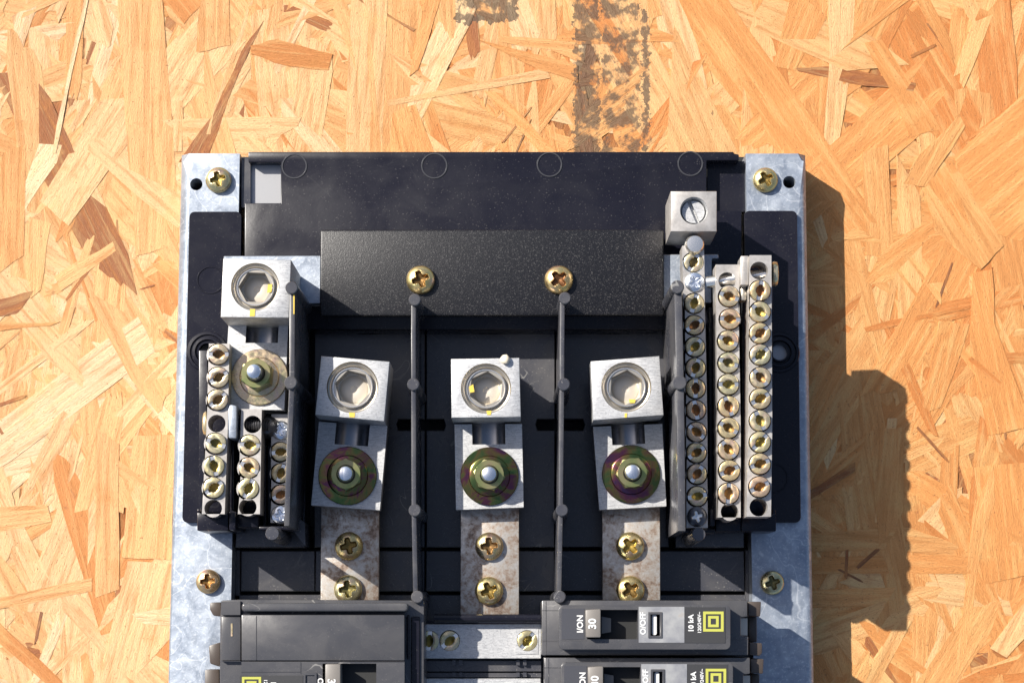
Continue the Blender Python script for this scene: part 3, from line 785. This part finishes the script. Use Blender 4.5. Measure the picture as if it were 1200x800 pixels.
term_bar([(799.5, 288), (825, 288), (829, 500), (829.5, 618), (804.5, 618), (804, 500)], 172,
    [(812.9, 307, D(60)), (813.7, 355, D(75)), (814, 380.6, D(35)), (814.6, 406, D(50)), (815.4, 430.7, D(70)), (815.4, 454.7, D(88)), (815.7, 480, D(-80)), (816.5, 505.7, D(-40)), (816.4, 530, D(35)), (817, 555, D(55)), (817.4, 581, D(10))], [], -1.5,
    specials=[(814, 330.7, PANZINC), (817, 605, PANDARK)], r=11.6, label='longest terminal bar, in the shade of the barrier')
term_bar([(838.8, 310), (866, 310), (868, 500), (868, 606), (841, 606), (840.5, 500)], 195,
    [(854.8, 347, D(-20)), (855.7, 373.6, D(-5)), (853.6, 399, D(-25)), (854, 424.7, D(-20)), (854, 450, D(0)), (854, 475.7, D(-70)), (854, 501, D(-30)), (854, 526, D(-50)), (855, 551, D(25)), (854, 577.6, D(85))], [(852, 329, 10.5), (855, 599.5, 10.5)], 5)
r3 = term_bar([(878.5, 299), (904, 299), (905, 500), (903.5, 605), (875, 605), (876.5, 500)], 216,
    [(891, 340, D(80)), (891, 365, D(-40)), (891, 390, D(40)), (891.3, 415.2, D(40)), (891.5, 442, D(-50)), (891.3, 466.7, D(30)), (891, 492.5, D(-65)), (891, 517.5, D(45)), (891, 543, D(20)), (890.5, 570, D(25))], [(889.5, 317, 10.8), (889, 594, 10.8)], 8)
# bolt ends and clamps at the tops of the bars
bm = bmesh.new(); tube(bm, W(904, 321, 196), W(911, 321, 196), 14, 16); bev(bm, 2.5, 2); mk('bolt_head', bm, 'palegold', panel)
bm = bmesh.new(); tube(bm, W(828, 331, 178), W(906, 320, 192), 6.5, 12); mk('cross_bolt', bm, 'silver', panel)
bm = bmesh.new(); prism(bm, WP([(868, 299.5), (878, 299.5), (877.5, 334), (867.5, 334)], 212), 212, 178); bev(bm, 1.5, 2); mk('clamp_tab', bm, 'bar', panel)
bm = bmesh.new(); box(bm, 868, 335, 875, 352, 196, 176); bev(bm, 2, 2); mk('nut', bm, 'bronze', panel)
bm = bmesh.new(); tube(bm, W(238.5, 496, 152), W(245, 496, 152), 13.5, 18); bev(bm, 3.5, 3); mk('bolt_head', bm, 'palegold', panel)
bm = bmesh.new(); prism(bm, WP([(267.3, 473), (277.6, 475), (277, 513.5), (267.5, 513.5)], 171), 171, 132); bev(bm, 2, 2); mk('clamp_tab', bm, 'galv', panel)
bm = bmesh.new()
a_, b_ = W(276, 496.5, 150), W(316, 498, 146)
for i in range(14):
    p = a_.lerp(b_, i / 14); q = a_.lerp(b_, (i + 1) / 14); mid = p.lerp(q, .5)
    tube(bm, p, mid, 6.2, 12, 7.4); tube(bm, mid, q, 7.4, 12, 6.2)
mk('cross_bolt', bm, 'darksteel', panel)
bm = bmesh.new(); c = W(312.5, 499, 140); lathe(bm, [(13, c.z - 22), (12.5, c.z - 6), (9, c.z + 2), (4, c.z + 5), (0, c.z + 5.5)], 24, c.x, c.y); mk('bolt_head', bm, 'darksteel', panel)

# ---- small lug on top of the longest bar
bm = bmesh.new()
prism(bm, WP(rect(786, 224, 840, 271.3), 186), 186, 102, holes=[circW(813.2, 246.8, 16.8, 186, 32)]); bev(bm, 1.5, 2, lambda e: min(v.co.z for v in e.verts) > 185 and max((v.co.xy - W(813.2, 246.8, 186).xy).length for v in e.verts) > 19)
sl_ = mk('wire_lug', bm, 'bar', panel, 'small square lug with a slotted screw at upper right')
bm = bmesh.new(); c = W(813.2, 246.8, 186); k = (H - 186) / H
lathe(bm, [(16.7 * k, 185.5), (15.5 * k, 180), (15.2 * k, 172), (13.8 * k, 172)], 32, c.x, c.y)
a_ = R(-68)
def rot2(p): return (c.x + p[0] * math.cos(a_) - p[1] * math.sin(a_), c.y + p[0] * math.sin(a_) + p[1] * math.cos(a_))
for s in (1, -1):
    rs = 13.6 * k; w_ = 2.2; a0 = math.asin(w_ / rs)
    prism(bm, [rot2(p) for p in [(rs * math.cos(a0 + (math.pi - 2 * a0) * i / 14), s * rs * math.sin(a0 + (math.pi - 2 * a0) * i / 14)) for i in range(15)]], 178, 168)
lathe(bm, [(13.6 * k, 172), (0, 172)], 24, c.x, c.y)
mk('set_screw', bm, 'alu', sl_)
# dark wire opening in its lower face
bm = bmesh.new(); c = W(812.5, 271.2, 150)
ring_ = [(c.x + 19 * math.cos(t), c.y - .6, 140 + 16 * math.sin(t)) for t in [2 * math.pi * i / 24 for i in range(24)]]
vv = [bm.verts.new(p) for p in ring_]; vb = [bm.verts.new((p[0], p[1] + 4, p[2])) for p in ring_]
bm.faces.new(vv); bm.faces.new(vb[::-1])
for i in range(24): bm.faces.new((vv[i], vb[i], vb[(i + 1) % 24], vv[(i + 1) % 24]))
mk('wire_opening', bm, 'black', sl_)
bm = bmesh.new(); c = W(812, 291, 150); lathe(bm, [(11, 130), (11, 176), (9, 179), (0, 180)], 24, c.x, c.y); mk('collar', bm, 'silver', sl_)

# ---- trays that hold the terminal bars
bm = bmesh.new()
box(bm, 233, 410, 268, 600, 100, 78); box(bm, 268.5, 480, 341, 618, 98, ZL + 1)
box(bm, 231, 600, 267.5, 621.5, 152, 72); box(bm, 268.3, 600.5, 276, 620.5, 156, 70); box(bm, 277, 604, 303, 617.5, 140, 70); box(bm, 303.5, 616.5, 341, 620.5, 150, 70)
box(bm, 271, 512, 274.5, 598, 140, 99); box(bm, 309, 505, 312, 615, 118, 99)
box(bm, 231, 596, 234.5, 599.6, 158, 72)
bev(bm, 1.2, 2)
mk('terminal_tray', bm, 'plastic', panel)
bm = bmesh.new()
box(bm, 830, 360, 839, 616, 112, 69); box(bm, 841, 330, 906, 604, 110, 78)
box(bm, 838.5, 605, 868.5, 622.5, 130, 72); box(bm, 869, 603, 909.5, 622.2, 132, 78); box(bm, 792, 619, 838, 624, 150, 39)
box(bm, 831.5, 596, 837.8, 616, 160, 70); box(bm, 869.3, 330, 873, 602, 150, 100); box(bm, 905.5, 596, 909, 602.5, 188, 78)
bev(bm, 1.2, 2)
mk('terminal_tray', bm, 'plastic', panel)
for x, y, z in ((319, 624.5, 190), (819, 625.5, 200)):
    c = W(x, y, z); bm = bmesh.new(); lathe(bm, [(0, z), (7, z), (7.6, z - 1), (9, ZL + 1), (0, ZL + 1)], 20, c.x, c.y); mk('post', bm, 'plastic_dusty', panel)
bm = bmesh.new(); prism(bm, WP([(340, 600), (357, 612), (358, 640), (341, 618)], 110), 110, 11); mk('gusset', bm, 'plastic_dusty', panel)

# ---- neutral bar between the breakers
bm = bmesh.new(); prism(bm, WP(rect(498, 731, 634, 771), 112), 112, 80, holes=[circW(527, 750, 12, 112), circW(618, 750, 11.5, 112), circW(503, 750, 11.5, 112)]); bev(bm, .8)
cb = mk('terminal_bar', bm, 'alu', panel, 'flat silver bar between the breakers')
bm = bmesh.new()
for x in (527, 618): prism(bm, WP(rect(x - 14, 735, x + 13, 766), 112.8), 112.8, 111, holes=[circW(x, 750, 12.3, 112.8)])
mk('screw_pad', bm, 'alu', cb)
for x, a in ((527, R(40)), (618, R(50)), (503, R(85))): inst('terminal_screw', TS, W(x, 750.5, 113), cb, a, .93)
bm = bmesh.new(); tube(bm, W(509, 724, 124), W(634, 724, 124), 4.5, 10); box(bm, 498, 727, 634, 730, 105, 70); mk('guard_rod', bm, 'plastic', panel)
bm = bmesh.new()
box(bm, 498, 774, 634, 786, 98, 70); box(bm, 498, 788, 634, 793, 98, 70)
for x in (530, 538, 605, 613): box(bm, x, 773, x + 4, 779, 104, 90); box(bm, x, 787.5, x + 4, 792.5, 104, 90)
mk('guard_strip', bm, 'plastic_dusty', panel)
bm = bmesh.new(); prism(bm, WP(rect(498, 794.5, 634, 838), 112), 112, 80, holes=[circW(527, 817, 12, 112), circW(618, 817, 11.5, 112)]); bev(bm, .8); mk('terminal_bar', bm, 'alu', panel)

# ------------------------------------------------------------------ breakers
def text(body, size, px, py, z, rot, parent, m='white_print', bold=0.0, name='printed_text'):
    cu = bpy.data.curves.new('printed_text', 'FONT'); cu.body = body; cu.size = size * S; cu.align_x = 'CENTER'; cu.align_y = 'CENTER'
    cu.extrude = 0.15 * S; cu.offset = bold * S; cu.resolution_u = 3
    tmp = bpy.data.objects.new('tmp', cu); col.objects.link(tmp)
    dg = bpy.context.evaluated_depsgraph_get(); dg.update()
    me = bpy.data.meshes.new_from_object(tmp.evaluated_get(dg)); me.name = 'printed_text'
    bpy.data.objects.remove(tmp); bpy.data.curves.remove(cu)
    me.materials.clear(); me.materials.append(M[m])
    o = bpy.data.objects.new(name, me); col.objects.link(o)
    place(o, W(px, py, z), parent); o.rotation_euler = (0, 0, rot)
def rrect(x0, y0, x1, y1, r, n=4):
    out = []
    for cx, cy, a0 in ((x1 - r, y0 + r, -90), (x1 - r, y1 - r, 0), (x0 + r, y1 - r, 90), (x0 + r, y0 + r, 180)):
        for i in range(n + 1):
            a = R(a0 + 90 * i / n); out.append((cx + r * math.cos(a), cy + r * math.sin(a)))
    return out
ZC, ZU = 180, 204
def square_logo(x0, y0, x1, y1, z, parent):
    bm = bmesh.new()
    def fr(a, b, c, d, t):
        prism(bm, WP(rect(a, b, c, d), z), z, z - .5, holes=[[W(p[0], p[1], z)[:2] for p in rect(a + t, b + t, c - t, d - t)]])
    w_, h_ = x1 - x0, y1 - y0
    fr(x0, y0, x1, y1, w_ * .13); fr(x0 + w_ * .24, y0 + h_ * .22, x1 - w_ * .24, y1 - h_ * .22, w_ * .13)
    mk('square_emblem', bm, 'yellow_print', parent)
def breaker(dy, dx, label):
    X = lambda pts: [(x + dx, y + dy) for x, y in pts]
    c = W(755, 735 + dy, 70)
    t = empty('circuit_breaker', (c.x, c.y, 70), label, 'circuit breaker', 'black circuit breakers plugged in the panel')
    bm = bmesh.new()
    prism(bm, WP(X([(635, 703), (876, 703), (876, 722), (868, 723), (868, 744), (877, 745), (877, 767.3), (635, 767.3)]), ZC), ZC, 11); bev(bm, 1.3, 2)
    body = mk('body', bm, 'case', t)
    bm = bmesh.new()
    prism(bm, WP(X(rrect(655, 708.5, 856, 760.5, 6)), ZU), ZU, ZC - 2, holes=[[W(p[0], p[1], ZU)[:2] for p in X(rect(688, 714, 747.5, 748.5))], [W(p[0], p[1], ZU)[:2] for p in X(rect(761, 718, 775, 746))]])
    hc = W(717 + dx, 731 + dy, ZU)
    bev(bm, 3.0, 3, lambda e: min(v.co.z for v in e.verts) > ZU - 1 and (abs(e.verts[0].co.y - hc.y) > 22 or max(v.co.x for v in e.verts) < W(660 + dx, 700, ZU).x or min(v.co.x for v in e.verts) > W(850 + dx, 700, ZU).x))
    face = mk('face', bm, 'case', t)
    bm = bmesh.new(); prism(bm, WP(X(rect(686, 712, 749, 750)), ZC + 1.5), ZC + 1.5, ZC + .5); mk('handle_slot', bm, 'black', face)
    bm = bmesh.new(); prism(bm, WP(X([(686, 714), (704, 713), (704, 746.5), (687, 746.5)]), ZU + 12), ZU + 12, ZC + 2); bev(bm, 1.5, 2)
    prism(bm, WP(X([(705, 722), (716, 724), (716, 740), (705, 742)]), ZC + 12), ZC + 12, ZC + 2)
    hd = mk('handle', bm, 'handle', t)
    text('30', 11.5, 694.5 + dx, 730.5 + dy, ZU + 12.4, R(90), hd, bold=.35)
    bm = bmesh.new()
    for q in ((634.8, 714.5, 654, 715.2), (634.8, 750, 654, 750.8), (657, 749.6, 687, 750.3), (639.5, 704, 640.2, 767), (857.5, 748, 876, 748.8), (662, 762.8, 872, 763.5)):
        zz = ZU + .3 if q[0] == 657 else ZC + .3
        prism(bm, WP(X(rect(*q)), zz), zz, zz - 1.5)
    mk('seam', bm, 'case', body)
    bm = bmesh.new(); prism(bm, WP(X(rect(658, 712.5, 684.5, 748.5)), ZU + .4), ZU + .4, ZU - .3); mk('face_panel', bm, 'label_grey', face)
    bm = bmesh.new(); prism(bm, WP(X(rect(748.5, 710.5, 802, 752.5)), ZU + .5), ZU + .5, ZU - .3, holes=[[W(p[0], p[1], ZU + .5)[:2] for p in X(rect(760.5, 717.5, 775.5, 746.5))]]); mk('painted_reflection', bm, 'painted_reflection', t)  # thin pale sheet painting the reflection on the glossy face, no real label
    bm = bmesh.new(); prism(bm, WP(X(rect(802.6, 711, 850, 753)), ZU + .5), ZU + .5, ZU - .3); lb = mk('rating_label', bm, 'label_black', t)
    text('10 kA', 7.8, 810 + dx, 730 + dy, ZU + .9, R(90), lb, bold=.28); text('120/240V~', 5.2, 819.8 + dx, 729 + dy, ZU + .9, R(90), lb, bold=.12)
    square_logo(824 + dx, 716 + dy, 848 + dx, 739.5 + dy, ZU + 1.0, lb)
    text('I/ON', 9, 680 + dx, 730.5 + dy, ZU + .5, R(90), face, bold=.28); text('O/OFF', 8.4, 753.8 + dx, 730 + dy, ZU + .9, R(90), face, bold=.28)
    bm = bmesh.new(); prism(bm, WP(X(rect(759.6, 716.6, 776.4, 747.4)), ZU + 1.6), ZU + 1.6, ZU - 8, holes=[[W(p[0], p[1], ZU + 1.6)[:2] for p in X(rect(762.5, 719.5, 773.5, 744.5))]]); bev(bm, .5)
    wn = mk('trip_window', bm, 'case', t)
    bm = bmesh.new(); prism(bm, WP(X(rrect(764, 720, 769.5, 743.5, 2)), ZU - 3), ZU - 3, ZU - 12); mk('trip_flag', bm, 'white_print', wn)
    bm = bmesh.new()
    prism(bm, WP(X([(876, 704.5), (892, 704.5), (891, 722), (877, 721)]), 166), 166, 120); prism(bm, WP(X([(878, 752), (893, 753), (893, 765), (890, 768), (878, 767)]), 166), 166, 120)
    prism(bm, WP(X([(877, 722), (887, 722), (887, 752), (877, 752)]), 128), 128, 110); bev(bm, 1.2, 2)
    mk('wire_clamp_guard', bm, 'brownplastic', t)
    bm = bmesh.new(); prism(bm, WP(X([(866, 724), (876, 724), (876, 744), (866, 744)]), 150), 150, 110); mk('wire_terminal', bm, 'bronze', t)
    return t
breaker(0, 0, 'upper black 30 amp breaker beside the right copper strap, whole face in view')
breaker(67, 3, 'lower black 30 amp breaker cut by the bottom edge of the photo')
# two-pole breaker on the left
c = W(378, 770, 70)
t = empty('circuit_breaker', (c.x, c.y, 70), 'large two pole black breaker on the left with a plain blank top half', 'circuit breaker', 'black circuit breakers plugged in the panel')
bm = bmesh.new(); prism(bm, WP([(259, 703), (282, 702), (497, 703), (497, 838), (257, 838), (258, 722)], ZC), ZC, 72); bev(bm, 1.5, 2)
mk('body', bm, 'case', t)
bm = bmesh.new(); prism(bm, WP(rrect(283, 706, 478, 716, 4), ZU - 2), ZU - 2, ZC - 2); bev(bm, 2.2, 3, lambda e: min(v.co.z for v in e.verts) > ZU - 3)
mk('ridge', bm, 'case', t)
bm = bmesh.new(); prism(bm, WP(rect(283, 720, 474, 773.5), ZU - 6), ZU - 6, ZC - 2); bev(bm, 1.0, 2); mk('face', bm, 'case', t, 'plain blank face of the top pole')
bm = bmesh.new(); prism(bm, WP(rect(259.5, 722, 282, 773.5), ZC + 6), ZC + 6, ZC - 2); bev(bm, 1.0, 2); prism(bm, WP(rect(259, 704, 281.5, 720), ZC + 10), ZC + 10, ZC - 2); mk('end_block', bm, 'case', t)
bm = bmesh.new()
prism(bm, WP(rect(283, 774.6, 474, 832), ZU - 6), ZU - 6, ZC - 2, holes=[[W(p[0], p[1], ZU - 6)[:2] for p in rect(378, 777, 441, 820)]]); fc = mk('face', bm, 'case', t, 'lower face with the handle slot')
bm = bmesh.new(); box(bm, 376, 775.5, 443, 822, ZC + 1, ZC); mk('handle_slot', bm, 'black', fc)
bm = bmesh.new(); box(bm, 381, 777.5, 399, 818, ZU + 8, ZC + 2); bev(bm, 1.5, 2); hd = mk('handle', bm, 'handle', t)
text('30', 11.5, 388, 801, ZU + 8.4, R(-90), hd, bold=.35)
bm = bmesh.new(); box(bm, 281, 791, 355, 828, ZU - 5.5, ZU - 6.3); lb = mk('rating_label', bm, 'label_black', t)
square_logo(283.5, 792.5, 306, 815, ZU - 5, lb)
text('10 kA', 7.8, 320, 808, ZU - 5.1, R(-90), lb, bold=.28); text('120/240V~', 5.2, 311, 808, ZU - 5.1, R(-90), lb, bold=.12)
text('O/OFF', 8.4, 375, 807, ZU - 5.5, R(-90), fc, bold=.28)
bm = bmesh.new(); prism(bm, WP(rect(355.5, 788, 371, 818), ZU - 4), ZU - 4, ZU - 12, holes=[[W(p[0], p[1], ZU - 4)[:2] for p in rect(358, 790.5, 368.5, 815.5)]]); wn = mk('trip_window', bm, 'case', t)
bm = bmesh.new(); prism(bm, WP(rrect(360, 791, 366, 815, 2), ZU - 7), ZU - 7, ZU - 13); mk('trip_flag', bm, 'white_print', wn)
bm = bmesh.new()
for q in ((259.5, 773.8, 282, 774.5), (283, 719, 474, 719.6)): box(bm, *q, ZC + 7, ZC - 1)
for q in ((300, 721, 300.6, 773), (283, 786.5, 352, 787.2), (352, 775, 352.7, 789), (399.5, 774.8, 474, 775.4)): box(bm, *q, ZU - 5.6, ZU - 8)
mk('seam', bm, 'mark', t)
bm = bmesh.new(); box(bm, 270.5, 730, 272.5, 745, ZC + 6.6, ZC + 4); mk('brass_edge', bm, 'palegold', t)
bm = bmesh.new(); box(bm, 477, 720, 480, 772, ZC + 5, ZC - 1); box(bm, 482, 722, 492, 834, ZC + 3, ZC - 1); bev(bm, .8); mk('side_rib', bm, 'plastic', t)
bm = bmesh.new()
prism(bm, WP([(246, 705.5), (259, 705), (259, 722), (250, 721), (246, 714)], 170), 170, 110); prism(bm, WP([(244.5, 756), (258, 752), (258, 781), (246, 777)], 168), 168, 110); prism(bm, WP([(240, 784), (257, 784), (257, 830), (240, 830)], 140), 140, 100)
bev(bm, 1.5, 2); mk('wire_clamp_guard', bm, 'brownplastic', t)

# ------------------------------------------------------------------ loose crumbs
def crumb(px, py, z, r, m, label):
    bm = bmesh.new(); bmesh.ops.create_icosphere(bm, subdivisions=2, radius=r)
    c = W(px, py, z + r * .7)
    for v in bm.verts: v.co = Vector((v.co.x * rnd.uniform(.8, 1.15), v.co.y * rnd.uniform(.8, 1.15), v.co.z * .8)) + c
    o = mk('crumb', bm, m, None, ang=60); o['label'] = label; o['category'] = 'crumb'
M['cream'] = mat('pale_resin', (0.72, 0.62, 0.46), 0.5)
M['splinter'] = mat('orange_splinter', (0.60, 0.27, 0.10), 0.7)
crumb(592, 421, ZT, 5.5, 'cream', 'pale cream crumb lying on the top edge of the middle lug')
crumb(786, 447.5, ZF, 4.8, 'splinter', 'orange wood crumb lying on the black floor beside the right barrier')
